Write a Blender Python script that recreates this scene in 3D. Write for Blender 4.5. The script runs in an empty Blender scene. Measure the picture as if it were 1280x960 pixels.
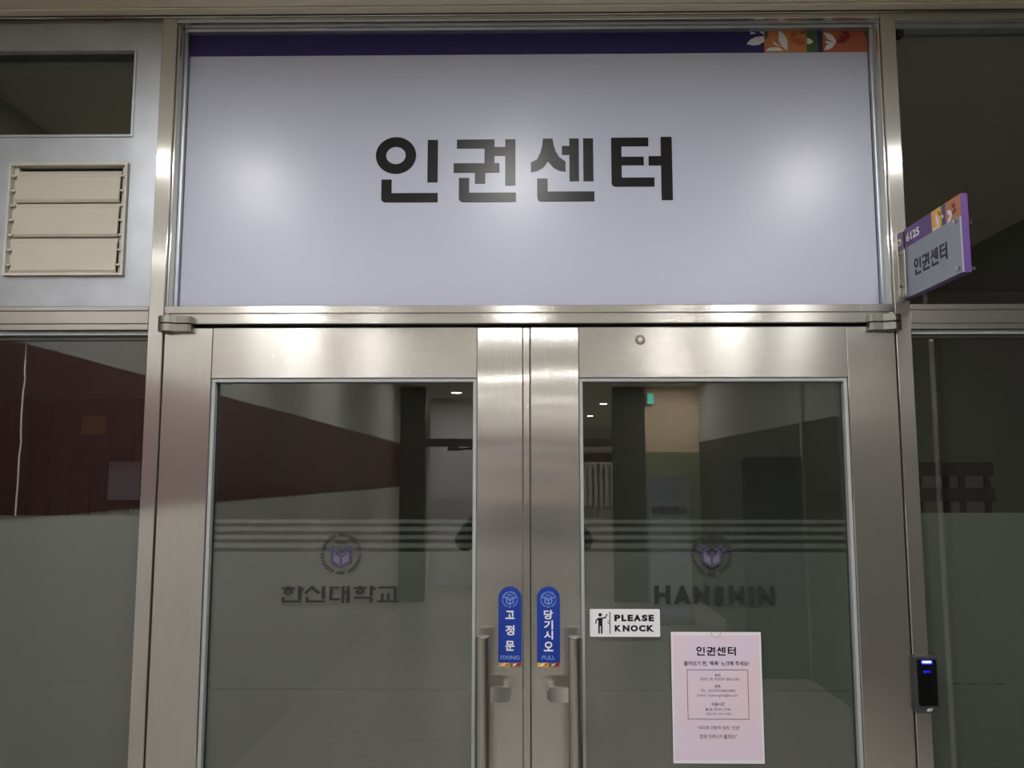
import bpy, bmesh, math, random
from mathutils import Vector, Matrix
random.seed(7)
S = bpy.context.scene
COL = S.collection
PI = math.pi

# ---------------------------------------------------------------- camera, world, exposure
# X to the right along the entrance, Y into the office, Z up; door faces stand in the plane Y = 0
cam_data = bpy.data.cameras.new('camera')
cam_data.sensor_width = 36.0
cam_data.lens = 1050 / 1280 * 36.0
cam_data.clip_start = 0.005
cam = bpy.data.objects.new('camera', cam_data)
COL.objects.link(cam)
cam.location = (0.0, -2.02, 1.62)
cam.rotation_euler = (math.radians(90) + math.atan(115 / 1050), 0.0, math.radians(0.8))
S.camera = cam

world = bpy.data.worlds.new('world')
S.world = world
world.use_nodes = True
world.node_tree.nodes['Background'].inputs[0].default_value = (0.8, 0.85, 1.0, 1)
world.node_tree.nodes['Background'].inputs[1].default_value = 0.02

S.view_settings.view_transform = 'Standard'
S.view_settings.look = 'None'
S.view_settings.gamma = 1.0
S.view_settings.use_curve_mapping = False
S.view_settings.exposure = 0.0
S.cycles.max_bounces = 10
S.cycles.transparent_max_bounces = 16
S.cycles.diffuse_bounces = 4
S.cycles.glossy_bounces = 5
S.cycles.sample_clamp_indirect = 6.0
S.cycles.caustics_reflective = False
S.cycles.caustics_refractive = False

LAMP_POWER = 290.0
LAMP_COLOR = (1.0, 0.985, 0.962)

# ---------------------------------------------------------------- materials
MATS = {}
def lin(c):
    c = c / 255.0
    return c / 12.92 if c <= 0.04045 else ((c + 0.055) / 1.055) ** 2.4
def rgb(r, g, b):
    return (lin(r), lin(g), lin(b), 1.0)

def mat(name, color, rough=0.5, metal=0.0, spec=0.5, noise=0.0, nscale=20.0, bump=0.0, bscale=200.0, stretch=None,
        emit=None, estr=0.0, aniso=0.0, tangent=None, wave=0.0, coat=0.0, nstretch=None, rvar=0.0, lobes=()):
    m = bpy.data.materials.new(name)
    m.use_nodes = True
    nt = m.node_tree
    b = nt.nodes['Principled BSDF']
    b.inputs['Base Color'].default_value = color
    b.inputs['Roughness'].default_value = rough
    b.inputs['Metallic'].default_value = metal
    b.inputs['Specular IOR Level'].default_value = spec
    b.inputs['Coat Weight'].default_value = coat
    tc = None
    def coords(st):
        nonlocal tc
        if tc is None:
            tc = nt.nodes.new('ShaderNodeTexCoord')
        if st is None:
            return tc.outputs['Object']
        mp = nt.nodes.new('ShaderNodeMapping')
        mp.inputs['Scale'].default_value = st
        nt.links.new(tc.outputs['Object'], mp.inputs['Vector'])
        return mp.outputs['Vector']
    if noise or rvar:
        n = nt.nodes.new('ShaderNodeTexNoise')
        n.inputs['Scale'].default_value = nscale
        n.inputs['Detail'].default_value = 5
        nt.links.new(coords(nstretch), n.inputs['Vector'])
        if noise:
            r = nt.nodes.new('ShaderNodeMapRange')
            r.inputs['From Min'].default_value = 0.25
            r.inputs['From Max'].default_value = 0.75
            r.inputs['To Min'].default_value = 1.0 - noise
            r.inputs['To Max'].default_value = 1.0 + noise
            nt.links.new(n.outputs['Fac'], r.inputs['Value'])
            v = nt.nodes.new('ShaderNodeVectorMath')
            v.operation = 'SCALE'
            v.inputs[0].default_value = color[:3]
            nt.links.new(r.outputs['Result'], v.inputs['Scale'])
            nt.links.new(v.outputs['Vector'], b.inputs['Base Color'])
        if rvar:
            r2 = nt.nodes.new('ShaderNodeMapRange')
            r2.inputs['From Min'].default_value = 0.25
            r2.inputs['From Max'].default_value = 0.75
            r2.inputs['To Min'].default_value = rough - rvar
            r2.inputs['To Max'].default_value = rough + rvar
            nt.links.new(n.outputs['Fac'], r2.inputs['Value'])
            nt.links.new(r2.outputs['Result'], b.inputs['Roughness'])
    last = None
    if bump:
        n2 = nt.nodes.new('ShaderNodeTexNoise')
        n2.inputs['Scale'].default_value = bscale
        n2.inputs['Detail'].default_value = 3
        nt.links.new(coords(stretch), n2.inputs['Vector'])
        bp = nt.nodes.new('ShaderNodeBump')
        bp.inputs['Strength'].default_value = bump
        bp.inputs['Distance'].default_value = 0.001
        nt.links.new(n2.outputs['Fac'], bp.inputs['Height'])
        last = bp
    if wave:
        n3 = nt.nodes.new('ShaderNodeTexNoise')
        n3.inputs['Scale'].default_value = 3.2
        n3.inputs['Detail'].default_value = 0
        nt.links.new(coords(None), n3.inputs['Vector'])
        bp = nt.nodes.new('ShaderNodeBump')
        bp.inputs['Strength'].default_value = 1.0
        bp.inputs['Distance'].default_value = wave
        nt.links.new(n3.outputs['Fac'], bp.inputs['Height'])
        if last:
            nt.links.new(last.outputs['Normal'], bp.inputs['Normal'])
        last = bp
    if last:
        nt.links.new(last.outputs['Normal'], b.inputs['Normal'])
    if aniso:
        b.inputs['Anisotropic'].default_value = aniso
        cx = nt.nodes.new('ShaderNodeCombineXYZ')
        for i in range(3):
            cx.inputs[i].default_value = tangent[i]
        nt.links.new(cx.outputs[0], b.inputs['Tangent'])
    if emit:
        b.inputs['Emission Color'].default_value = emit
        b.inputs['Emission Strength'].default_value = estr
    if lobes:
        # brushed sheet: a sharp streak, a broad streak and a wide soft sheen of the same metal
        out = nt.nodes['Material Output']
        prev = b.outputs['BSDF']
        for rgh, an, fac in lobes:
            g = nt.nodes.new('ShaderNodeBsdfAnisotropic')
            g.inputs['Color'].default_value = color
            g.inputs['Roughness'].default_value = rgh
            g.inputs['Anisotropy'].default_value = an
            nt.links.new(cx.outputs[0], g.inputs['Tangent'])
            nt.links.new(last.outputs['Normal'], g.inputs['Normal'])
            if noise:
                nt.links.new(v.outputs['Vector'], g.inputs['Color'])
            mx = nt.nodes.new('ShaderNodeMixShader')
            mx.inputs[0].default_value = fac
            nt.links.new(prev, mx.inputs[1]); nt.links.new(g.outputs[0], mx.inputs[2])
            prev = mx.outputs[0]
        nt.links.new(prev, out.inputs['Surface'])
    MATS[name] = m
    return m

def glass_mat(name, tint, f0):
    m = bpy.data.materials.new(name)
    m.use_nodes = True
    nt = m.node_tree
    nt.nodes.remove(nt.nodes['Principled BSDF'])
    out = nt.nodes['Material Output']
    geo = nt.nodes.new('ShaderNodeNewGeometry')
    dot = nt.nodes.new('ShaderNodeVectorMath'); dot.operation = 'DOT_PRODUCT'
    nt.links.new(geo.outputs['Incoming'], dot.inputs[0])
    nt.links.new(geo.outputs['Normal'], dot.inputs[1])
    ab = nt.nodes.new('ShaderNodeMath'); ab.operation = 'ABSOLUTE'
    nt.links.new(dot.outputs['Value'], ab.inputs[0])
    om = nt.nodes.new('ShaderNodeMath'); om.operation = 'SUBTRACT'; om.inputs[0].default_value = 1.0
    nt.links.new(ab.outputs[0], om.inputs[1])
    pw = nt.nodes.new('ShaderNodeMath'); pw.operation = 'POWER'; pw.inputs[1].default_value = 5.0
    nt.links.new(om.outputs[0], pw.inputs[0])
    ml = nt.nodes.new('ShaderNodeMath'); ml.operation = 'MULTIPLY_ADD'
    ml.inputs[1].default_value = 1 - f0; ml.inputs[2].default_value = f0
    nt.links.new(pw.outputs[0], ml.inputs[0])
    tr = nt.nodes.new('ShaderNodeBsdfTransparent'); tr.inputs[0].default_value = tint
    gl = nt.nodes.new('ShaderNodeBsdfGlossy'); gl.inputs['Roughness'].default_value = 0.0
    gl.inputs['Color'].default_value = (1, 1, 1, 1)
    mx = nt.nodes.new('ShaderNodeMixShader')
    nt.links.new(ml.outputs[0], mx.inputs[0])
    nt.links.new(tr.outputs[0], mx.inputs[1]); nt.links.new(gl.outputs[0], mx.inputs[2])
    nt.links.new(mx.outputs[0], out.inputs['Surface'])
    MATS[name] = m
    return m

def film_mat(name, color, opacity):
    m = bpy.data.materials.new(name)
    m.use_nodes = True
    nt = m.node_tree
    nt.nodes.remove(nt.nodes['Principled BSDF'])
    out = nt.nodes['Material Output']
    tr = nt.nodes.new('ShaderNodeBsdfTransparent')
    df = nt.nodes.new('ShaderNodeBsdfDiffuse')
    tl = nt.nodes.new('ShaderNodeBsdfTranslucent')
    n = nt.nodes.new('ShaderNodeTexNoise'); n.inputs['Scale'].default_value = 5.0; n.inputs['Detail'].default_value = 6
    tc = nt.nodes.new('ShaderNodeTexCoord'); nt.links.new(tc.outputs['Object'], n.inputs['Vector'])
    r = nt.nodes.new('ShaderNodeMapRange')
    r.inputs['To Min'].default_value = 0.85; r.inputs['To Max'].default_value = 1.15
    nt.links.new(n.outputs['Fac'], r.inputs['Value'])
    v = nt.nodes.new('ShaderNodeVectorMath'); v.operation = 'SCALE'; v.inputs[0].default_value = color[:3]
    nt.links.new(r.outputs['Result'], v.inputs['Scale'])
    nt.links.new(v.outputs['Vector'], df.inputs['Color'])
    tl.inputs['Color'].default_value = color
    a = nt.nodes.new('ShaderNodeMixShader'); a.inputs[0].default_value = 0.35
    nt.links.new(df.outputs[0], a.inputs[1]); nt.links.new(tl.outputs[0], a.inputs[2])
    mx = nt.nodes.new('ShaderNodeMixShader'); mx.inputs[0].default_value = opacity
    nt.links.new(tr.outputs[0], mx.inputs[1]); nt.links.new(a.outputs[0], mx.inputs[2])
    nt.links.new(mx.outputs[0], out.inputs['Surface'])
    MATS[name] = m
    return m

STEEL = (0.665, 0.65, 0.62, 1)
LOBES = ((0.11, -0.72, 0.52), (0.52, -0.2, 0.25))
TAN_H, TAN_V = (0, 0, 1), (1, 0, 0)
mat('steel_h', STEEL, 0.20, 1.0, aniso=1.0, tangent=TAN_H, noise=0.05, nscale=6, nstretch=(3, 3, 40),
    bump=0.05, bscale=60, stretch=(1, 1, 30), wave=0.0008, lobes=LOBES)
mat('steel_v', STEEL, 0.20, 1.0, aniso=1.0, tangent=TAN_V, noise=0.06, nscale=6, nstretch=(40, 40, 2),
    bump=0.05, bscale=60, stretch=(30, 30, 1), wave=0.0014, lobes=LOBES)
mat('steel_dull', (0.27, 0.26, 0.235, 1), 0.38, 1.0, noise=0.12, nscale=25)
mat('steel_tube', (0.55, 0.53, 0.49, 1), 0.24, 1.0, noise=0.08, nscale=8, nstretch=(40, 40, 2))
mat('chrome', (0.7, 0.7, 0.7, 1), 0.12, 1.0)
mat('aluminium', (0.52, 0.55, 0.60, 1), 0.42, 0.9, noise=0.10, nscale=14, rvar=0.05, bump=0.03, bscale=90, stretch=(1, 1, 8))
mat('bead_grey', rgb(168, 172, 174), 0.45, 0.0, noise=0.05, nscale=30)
mat('bead_dark', rgb(88, 88, 86), 0.5, 0.2, noise=0.05, nscale=30)
mat('gap_black', rgb(10, 10, 10), 0.8)
mat('louver_beige', rgb(192, 185, 172), 0.40, noise=0.04, nscale=12)
mat('louver_frame', rgb(200, 196, 186), 0.5, noise=0.12, nscale=40)
mat('board_white', rgb(188, 193, 212), 0.30, spec=0.42)
mat('navy', rgb(34, 26, 92), 0.4)
mat('letter_black', rgb(16, 15, 17), 0.30, spec=0.3)
mat('art_orange', rgb(188, 124, 74), 0.4)
mat('art_brown', rgb(170, 92, 44), 0.4)
mat('art_red', rgb(168, 92, 60), 0.4)
mat('art_maroon', rgb(126, 28, 46), 0.4)
mat('art_green', rgb(62, 92, 50), 0.4)
mat('art_white', rgb(228, 228, 232), 0.4)
mat('art_dark', rgb(70, 34, 24), 0.4)
mat('art_amber', rgb(236, 176, 72), 0.4)
mat('purple', rgb(92, 58, 128), 0.4)
mat('sign_grey', rgb(140, 146, 158), 0.25, spec=0.6, noise=0.04, nscale=30)
mat('vinyl_black', rgb(30, 33, 30), 0.5)
mat('vinyl_purple', rgb(64, 55, 88), 0.5)
mat('vinyl_lilac', rgb(104, 102, 116), 0.5)
mat('blue', rgb(22, 58, 156), 0.35, spec=0.5)
mat('blue_pale', rgb(138, 172, 234), 0.4)
mat('white_paint', rgb(236, 238, 242), 0.4)
mat('paper_white', rgb(232, 230, 236), 0.35)
mat('ink', rgb(22, 18, 24), 0.5, spec=0.25)
mat('ink_soft', rgb(96, 78, 98), 0.5)
mat('reader_body', rgb(70, 70, 72), 0.4, metal=0.4)
mat('reader_black', rgb(10, 11, 12), 0.14, spec=0.6)
mat('led_white', rgb(210, 220, 255), 0.4, emit=(0.45, 0.55, 1, 1), estr=1.6)
mat('led_blue', rgb(10, 20, 200), 0.4, emit=(0.01, 0.03, 1, 1), estr=0.8)
mat('brass', (0.55, 0.50, 0.40, 1), 0.3, 1.0)
mat('cable_white', rgb(190, 186, 180), 0.5)
mat('ceiling_paint', rgb(222, 214, 192), 0.7, noise=0.03, nscale=8)
mat('cornice', rgb(214, 208, 186), 0.6)
mat('floor_stone', rgb(176, 172, 164), 0.25, noise=0.12, nscale=14)
mat('wall_white', rgb(206, 202, 198), 0.7, noise=0.02, nscale=6)
mat('wall_bright', rgb(240, 235, 238), 0.7, noise=0.02, nscale=6)
mat('wall_maroon', rgb(96, 48, 50), 0.5, noise=0.05, nscale=6)
mat('wall_grey', rgb(176, 180, 174), 0.6, noise=0.03, nscale=6)
mat('wall_dark', rgb(66, 62, 56), 0.6, noise=0.05, nscale=6)
mat('wall_beige', rgb(214, 188, 158), 0.7, noise=0.02, nscale=6)
mat('wall_green', rgb(128, 134, 100), 0.7, noise=0.02, nscale=6)
mat('office_paint', rgb(176, 180, 170), 0.8, noise=0.03, nscale=6)
mat('black_metal', rgb(24, 24, 26), 0.45)
mat('blind_white', rgb(214, 208, 208), 0.6)
mat('notice_orange', rgb(196, 132, 60), 0.6)
mat('notice_lilac', rgb(176, 172, 196), 0.6)
mat('banner_cloth', rgb(196, 202, 220), 0.6, noise=0.03, nscale=5)
mat('exit_green', rgb(40, 180, 140), 0.4, emit=(0.1, 0.75, 0.55, 1), estr=2.0)
mat('lamp_trim', rgb(230, 230, 226), 0.5)
mat('lamp_glow', (1, 1, 1, 1), 0.5, emit=LAMP_COLOR + (1,), estr=LAMP_POWER)
mat('cloth_black', rgb(20, 20, 22), 0.9, noise=0.15, nscale=60)
mat('skin', rgb(198, 150, 124), 0.55)
mat('hair', rgb(18, 15, 14), 0.6)
glass_mat('glass', (0.95, 0.965, 0.95, 1), 0.09)
glass_mat('acrylic', (0.97, 0.98, 0.98, 1), 0.04)
film_mat('film', rgb(128, 133, 128), 0.62)

# paper with a soft pink-lilac print
def paper_material():
    m = bpy.data.materials.new('paper_pink'); m.use_nodes = True
    nt = m.node_tree; b = nt.nodes['Principled BSDF']
    b.inputs['Roughness'].default_value = 0.3
    tc = nt.nodes.new('ShaderNodeTexCoord')
    n = nt.nodes.new('ShaderNodeTexNoise'); n.inputs['Scale'].default_value = 6.0; n.inputs['Detail'].default_value = 1
    nt.links.new(tc.outputs['Object'], n.inputs['Vector'])
    cr = nt.nodes.new('ShaderNodeValToRGB')
    cr.color_ramp.elements[0].position = 0.35; cr.color_ramp.elements[0].color = rgb(224, 210, 232)
    cr.color_ramp.elements[1].position = 0.65; cr.color_ramp.elements[1].color = rgb(232, 208, 218)
    nt.links.new(n.outputs['Fac'], cr.inputs['Fac'])
    nt.links.new(cr.outputs['Color'], b.inputs['Base Color'])
    MATS['paper_pink'] = m
paper_material()

# ---------------------------------------------------------------- object helpers
ROOT = {}
def wloc(o):
    return ROOT.get(o.name, Vector((0, 0, 0)))

def link(name, me, m, parent=None):
    o = bpy.data.objects.new(name, me)
    COL.objects.link(o)
    if m is not None:
        me.materials.clear()
        me.materials.append(MATS[m] if isinstance(m, str) else m)
    if parent is not None:
        o.parent = parent
        ROOT[o.name] = wloc(parent)
    return o

def obj(name, bm, m, parent=None, smooth=False, origin=None):
    """links a bmesh given in world metres as one mesh object; its vertices become local to the parent's base"""
    off = wloc(parent) if parent is not None else (Vector(origin) if origin else Vector((0, 0, 0)))
    bmesh.ops.translate(bm, verts=bm.verts[:], vec=-off)
    bmesh.ops.recalc_face_normals(bm, faces=bm.faces[:])
    me = bpy.data.meshes.new(name)
    bm.to_mesh(me); bm.free()
    if smooth:
        for p in me.polygons:
            p.use_smooth = True
    o = link(name, me, m, parent)
    if parent is None and origin:
        o.location = off
        ROOT[o.name] = off
    return o

def tag(o, label=None, cat=None, group=None, kind=None):
    if label: o['label'] = label
    if cat: o['category'] = cat
    if group: o['group'] = group
    if kind: o['kind'] = kind
    return o

def thing(name, loc, label=None, cat=None, group=None, kind=None):
    o = bpy.data.objects.new(name, None)
    COL.objects.link(o)
    o.location = loc
    o.empty_display_size = 0.05
    ROOT[o.name] = Vector(loc)
    return tag(o, label, cat, group, kind)

def add_box(bm, x0, x1, y0, y1, z0, z1, bevel=0.0, seg=1):
    vs = [bm.verts.new(c) for c in ((x0, y0, z0), (x1, y0, z0), (x1, y1, z0), (x0, y1, z0),
                                    (x0, y0, z1), (x1, y0, z1), (x1, y1, z1), (x0, y1, z1))]
    fs = [bm.faces.new([vs[i] for i in f]) for f in ((0, 3, 2, 1), (4, 5, 6, 7), (0, 1, 5, 4), (1, 2, 6, 5), (2, 3, 7, 6), (3, 0, 4, 7))]
    if bevel:
        es = list({e for f in fs for e in f.edges})
        bmesh.ops.bevel(bm, geom=es, offset=bevel, segments=seg, affect='EDGES', profile=0.5)
    return bm

def B(*a, **k):
    bm = bmesh.new()
    add_box(bm, *a, **k)
    return bm

def boxes(lst, bevel=0.0):
    bm = bmesh.new()
    for b in lst:
        add_box(bm, *b, bevel=bevel)
    return bm

def add_prism(bm, pts, a0, a1, axis='Y'):
    """pts: outline in the plane across the axis; axis Y: (x, z), axis Z: (x, y), axis X: (y, z)"""
    def P(p, a):
        return {'Y': (p[0], a, p[1]), 'Z': (p[0], p[1], a), 'X': (a, p[0], p[1])}[axis]
    v0 = [bm.verts.new(P(p, a0)) for p in pts]
    v1 = [bm.verts.new(P(p, a1)) for p in pts]
    n = len(pts)
    bm.faces.new(v0); bm.faces.new(v1[::-1])
    for i in range(n):
        bm.faces.new((v0[i], v1[i], v1[(i + 1) % n], v0[(i + 1) % n]))
    return bm

def add_ring(bm, cx, cz, rx, rz, ix, iz, a0, a1, n=40, axis='Y'):
    def P(x, z, a):
        return {'Y': (x, a, z), 'X': (a, x, z), 'Z': (x, z, a)}[axis]
    L = []
    for i in range(n):
        t = 2 * PI * i / n
        c, s = math.cos(t), math.sin(t)
        L.append([bm.verts.new(P(cx + rx * c, cz + rz * s, a)) for a in (a0, a1)] +
                 [bm.verts.new(P(cx + ix * c, cz + iz * s, a)) for a in (a0, a1)])
    for i in range(n):
        A, Bq = L[i], L[(i + 1) % n]
        bm.faces.new((A[0], Bq[0], Bq[2], A[2])); bm.faces.new((A[1], A[3], Bq[3], Bq[1]))
        bm.faces.new((A[0], A[1], Bq[1], Bq[0])); bm.faces.new((A[2], Bq[2], Bq[3], A[3]))
    return bm

def circle_pts(cx, cz, rx, rz=None, n=24, t0=0, t1=2 * PI, close=False):
    rz = rx if rz is None else rz
    k = n if not close else n + 1
    return [(cx + rx * math.cos(t0 + (t1 - t0) * i / n), cz + rz * math.sin(t0 + (t1 - t0) * i / n)) for i in range(k)]

def add_cyl(bm, p0, p1, r0, r1=None, n=20, caps=True):
    r1 = r0 if r1 is None else r1
    p0, p1 = Vector(p0), Vector(p1)
    d = (p1 - p0).normalized()
    u = d.orthogonal().normalized(); w = d.cross(u)
    a = [bm.verts.new(p0 + (u * math.cos(2 * PI * i / n) + w * math.sin(2 * PI * i / n)) * r0) for i in range(n)]
    b = [bm.verts.new(p1 + (u * math.cos(2 * PI * i / n) + w * math.sin(2 * PI * i / n)) * r1) for i in range(n)]
    for i in range(n):
        bm.faces.new((a[i], a[(i + 1) % n], b[(i + 1) % n], b[i]))
    if caps:
        bm.faces.new(a[::-1]); bm.faces.new(b)
    return bm

def add_tube(bm, path, r, n=10):
    pts = [Vector(p) for p in path]
    rings = []
    for i, p in enumerate(pts):
        d = (pts[min(i + 1, len(pts) - 1)] - pts[max(i - 1, 0)]).normalized()
        u = d.cross(Vector((0.13, 0.99, 0.05))).normalized(); w = d.cross(u)
        rings.append([bm.verts.new(p + (u * math.cos(2 * PI * k / n) + w * math.sin(2 * PI * k / n)) * r) for k in range(n)])
    for a, b in zip(rings, rings[1:]):
        for k in range(n):
            bm.faces.new((a[k], a[(k + 1) % n], b[(k + 1) % n], b[k]))
    bm.faces.new(rings[0][::-1]); bm.faces.new(rings[-1])
    return bm

def stroke_pts(p, q, w):
    dx, dz = q[0] - p[0], q[1] - p[1]
    l = math.hypot(dx, dz)
    nx, nz = -dz / l * w / 2, dx / l * w / 2
    return [(p[0] + nx, p[1] + nz), (q[0] + nx, q[1] + nz), (q[0] - nx, q[1] - nz), (p[0] - nx, p[1] - nz)]

def round_rect(x0, x1, z0, z1, r, n=6):
    out = []
    for cx, cz, t in ((x1 - r, z1 - r, 0), (x0 + r, z1 - r, PI / 2), (x0 + r, z0 + r, PI), (x1 - r, z0 + r, 1.5 * PI)):
        out += [(cx + r * math.cos(t + PI / 2 * i / n), cz + r * math.sin(t + PI / 2 * i / n)) for i in range(n + 1)]
    return out

def lens_pts(p, q, w, n=8):
    """leaf outline between two tips"""
    dx, dz = q[0] - p[0], q[1] - p[1]
    l = math.hypot(dx, dz)
    nx, nz = -dz / l, dx / l
    a = [(p[0] + dx * i / n + nx * w / 2 * math.sin(PI * i / n), p[1] + dz * i / n + nz * w / 2 * math.sin(PI * i / n)) for i in range(n + 1)]
    b = [(p[0] + dx * i / n - nx * w / 2 * math.sin(PI * i / n), p[1] + dz * i / n - nz * w / 2 * math.sin(PI * i / n)) for i in range(n - 1, 0, -1)]
    return a + b

TEXTS = {}
def text_mesh(body, bold=0.0, spacing=1.0):
    k = (body, bold, spacing)
    if k not in TEXTS:
        TEXTS[k] = text_mesh_new(body, bold, spacing)
    return TEXTS[k]

def text_mesh_new(body, bold=0.0, spacing=1.0, align='CENTER', line=1.0):
    """lettering from the built-in font as a flat mesh (x, z), returned as (verts, faces)"""
    cu = bpy.data.curves.new('lettering', 'FONT')
    cu.body = body
    cu.size = 1.0
    cu.align_x = align
    cu.space_character = spacing
    cu.space_line = line
    cu.offset = bold
    cu.resolution_u = 3
    o = bpy.data.objects.new('lettering', cu)
    COL.objects.link(o)
    dg = bpy.context.evaluated_depsgraph_get()
    me = bpy.data.meshes.new_from_object(o.evaluated_get(dg))
    vs = [(v.co.x, v.co.y) for v in me.vertices]
    fs = [tuple(p.vertices) for p in me.polygons]
    bpy.data.objects.remove(o); bpy.data.curves.remove(cu); bpy.data.meshes.remove(me)
    return vs, fs

def add_text(bm, body, cx, cz, w, h, y, bold=0.0, spacing=1.0, place=None, thick=0.0004):
    """lettering fitted into a box w x h centred on (cx, cz); w or h may be None. Built thin but solid"""
    vs, fs = text_mesh(body, bold, spacing)
    if not vs:
        return bm
    x0, x1 = min(v[0] for v in vs), max(v[0] for v in vs)
    z0, z1 = min(v[1] for v in vs), max(v[1] for v in vs)
    sx = w / (x1 - x0) if w else None
    sz = h / (z1 - z0) if h else None
    sx = sx if sx else sz
    sz = sz if sz else sx
    mx, mz = (x0 + x1) / 2, (z0 + z1) / 2
    def P(v, a):
        x, z = (v[0] - mx) * sx, (v[1] - mz) * sz
        if place:
            return place(x, z, a)
        return (cx + x, y - a, cz + z)
    f0 = [bm.verts.new(P(v, thick)) for v in vs]
    f1 = [bm.verts.new(P(v, 0)) for v in vs]
    edges = {}
    for f in fs:
        try:
            bm.faces.new([f0[i] for i in f]); bm.faces.new([f1[i] for i in reversed(f)])
        except ValueError:
            pass
        for a, b in zip(f, f[1:] + f[:1]):
            edges[(a, b)] = edges.get((a, b), 0) + 1
    for (a, b) in edges:
        if (b, a) not in edges:
            try:
                bm.faces.new((f0[b], f0[a], f1[a], f1[b]))
            except ValueError:
                pass
    return bm

def lettering(name, body, cx, cz, w, h, y, m, parent, **k):
    bm = bmesh.new()
    add_text(bm, body, cx, cz, w, h, y, **k)
    return obj(name, bm, m, parent)

# the four syllables of the centre's name, drawn in a 1280 x 375 grid (y down)
def r4(x0, x1, y0, y1):
    return [(x0, y0), (x1, y0), (x1, y1), (x0, y1)]
def nieun(x0, x1, yt, ym, yb, w):
    r = 16
    arc = [(x0 + r - r * math.cos(t), yb - r + r * math.sin(t)) for t in (0, 0.4, 0.8, 1.2, PI / 2)]
    return [r4(x0, x0 + w, yt, ym + 2), [(x0, ym)] + arc + [(x1, yb), (x1, ym)]]
SYL = [
    ([r4(265, 305, 77, 243)] + nieun(86, 306, 231, 284, 320, 40), [(141, 137, 79, 72, 38, 34)]),
    ([r4(379, 526, 76, 111), r4(487, 526, 100, 180), r4(367, 546, 169, 206), r4(450, 490, 200, 249),
      r4(520, 570, 106, 140), r4(568, 608, 76, 256)] + nieun(388, 610, 226, 284, 320, 40), []),
    ([[(715, 74), (753, 74), (757, 100), (764, 122), (777, 145), (803, 165), (803, 204), (778, 200), (756, 188), (735, 164),
       (716, 188), (694, 200), (668, 205), (668, 168), (692, 155), (704, 132), (712, 104)],
      r4(789, 822, 103, 138), r4(818, 855, 74, 241), r4(872, 911, 74, 241)] + nieun(692, 914, 230, 281, 319, 41), []),
    ([r4(981, 1021, 72, 252), r4(981, 1126, 72, 106), r4(1015, 1107, 147, 180),
      [(981, 228), (981, 250), (985, 259), (994, 263), (1147, 263), (1147, 228)],
      r4(1126, 1180, 145, 181), r4(1174, 1217, 70, 316)], []),
]
SX0, SX1, SY0, SY1 = 62, 1218, 66, 320
def add_syllable(bm, i, mapf, a0, a1, axis='Y', scale=(1, 1)):
    polys, rings = SYL[i]
    for j, p in enumerate(polys):
        add_prism(bm, [mapf(*q) for q in p], a0 - 0.00003 * j, a1, axis)
    for (cx, cy, rx, ry, ix, iy) in rings:
        c = mapf(cx, cy)
        add_ring(bm, c[0], c[1], rx * scale[0], ry * scale[1], ix * scale[0], iy * scale[1], a0, a1, 40, axis)

# ---------------------------------------------------------------- the setting: hall, lobby, office
ZC = 2.793          # ceiling of the hall
XL, XR = -1.63, 2.30
YE = -9.0           # end of the hall
def struct(name, bm, m, label=None, cat=None):
    return tag(obj(name, bm, m), label, cat, kind='structure')

struct('floor', B(-3.2, 3.4, -19.8, 3.6, -0.06, 0.0), 'floor_stone', 'polished stone floor of the hall', 'floor')
struct('ceiling', B(-3.2, 3.4, -19.8, -0.03, ZC, ZC + 0.06), 'ceiling_paint', 'beige painted hall ceiling above the entrance', 'ceiling')
struct('trim_1', B(XL, XR, -0.035, -0.006, ZC - 0.006, ZC - 0.0005, bevel=0.002), 'cornice', 'thin pale bead along the ceiling edge', 'trim')
# left wall of the hall: grey below, maroon band, white above
struct('wall_left', boxes([(XL - 0.1, XL, YE, -0.03, 0, 1.485)]), 'wall_white', 'grey lower part of the hall wall', 'wall')
struct('wall_left_band', boxes([(XL - 0.1, XL + 0.004, YE, -0.03, 1.485, 2.05)]), 'wall_maroon', 'maroon band of the hall wall', 'wall')
struct('wall_left_upper', boxes([(XL - 0.1, XL, YE, -0.03, 2.05, ZC)]), 'wall_white', 'white upper part of the hall wall', 'wall')
struct('wall_right', boxes([(XR, XR + 0.1, YE, -0.03, 0, 2.06)]), 'wall_dark', 'dark brown lower part of the hall wall', 'wall')
struct('wall_right_upper', boxes([(XR, XR + 0.1, YE, -3.9, 2.06, ZC)]), 'wall_grey', 'grey upper part of the hall wall', 'wall')
struct('wall_right_near', boxes([(XR, XR + 0.1, -3.9, -0.03, 2.06, ZC)]), 'wall_dark', 'dark brown hall wall above head height near the entrance', 'wall')
# end of the hall: piers either side of a wide opening to the bright lobby
struct('wall_back_left', boxes([(XL, -1.30, YE - 0.2, YE, 0, ZC)]), 'wall_dark', 'dark pier at the end of the hall', 'wall')
struct('wall_back_right', boxes([(1.18, 1.595, YE - 0.2, YE, 0, ZC)]), 'wall_dark', 'dark pier beside the lobby opening', 'wall')
struct('wall_back_beige', boxes([(1.595, XR, YE - 0.2, YE, 1.93, ZC)]), 'wall_beige', 'beige wall with exit lamp at the hall end', 'wall')
struct('wall_back_green', boxes([(1.595, XR, YE - 0.2, YE, 0, 1.93)]), 'wall_green', 'olive green lower wall at the hall end', 'wall')
t = thing('trim_2', (0, YE, 2.0), 'dark header bar across the lobby opening', 'trim', kind='structure')
obj('header_bar', B(-1.30, 1.18, YE - 0.12, YE - 0.02, 2.005, 2.11), 'wall_dark', t)
bm = bmesh.new()
add_box(bm, -1.0, -0.86, YE - 0.02, YE + 0.05, 1.95, 2.0, bevel=0.005)
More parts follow.
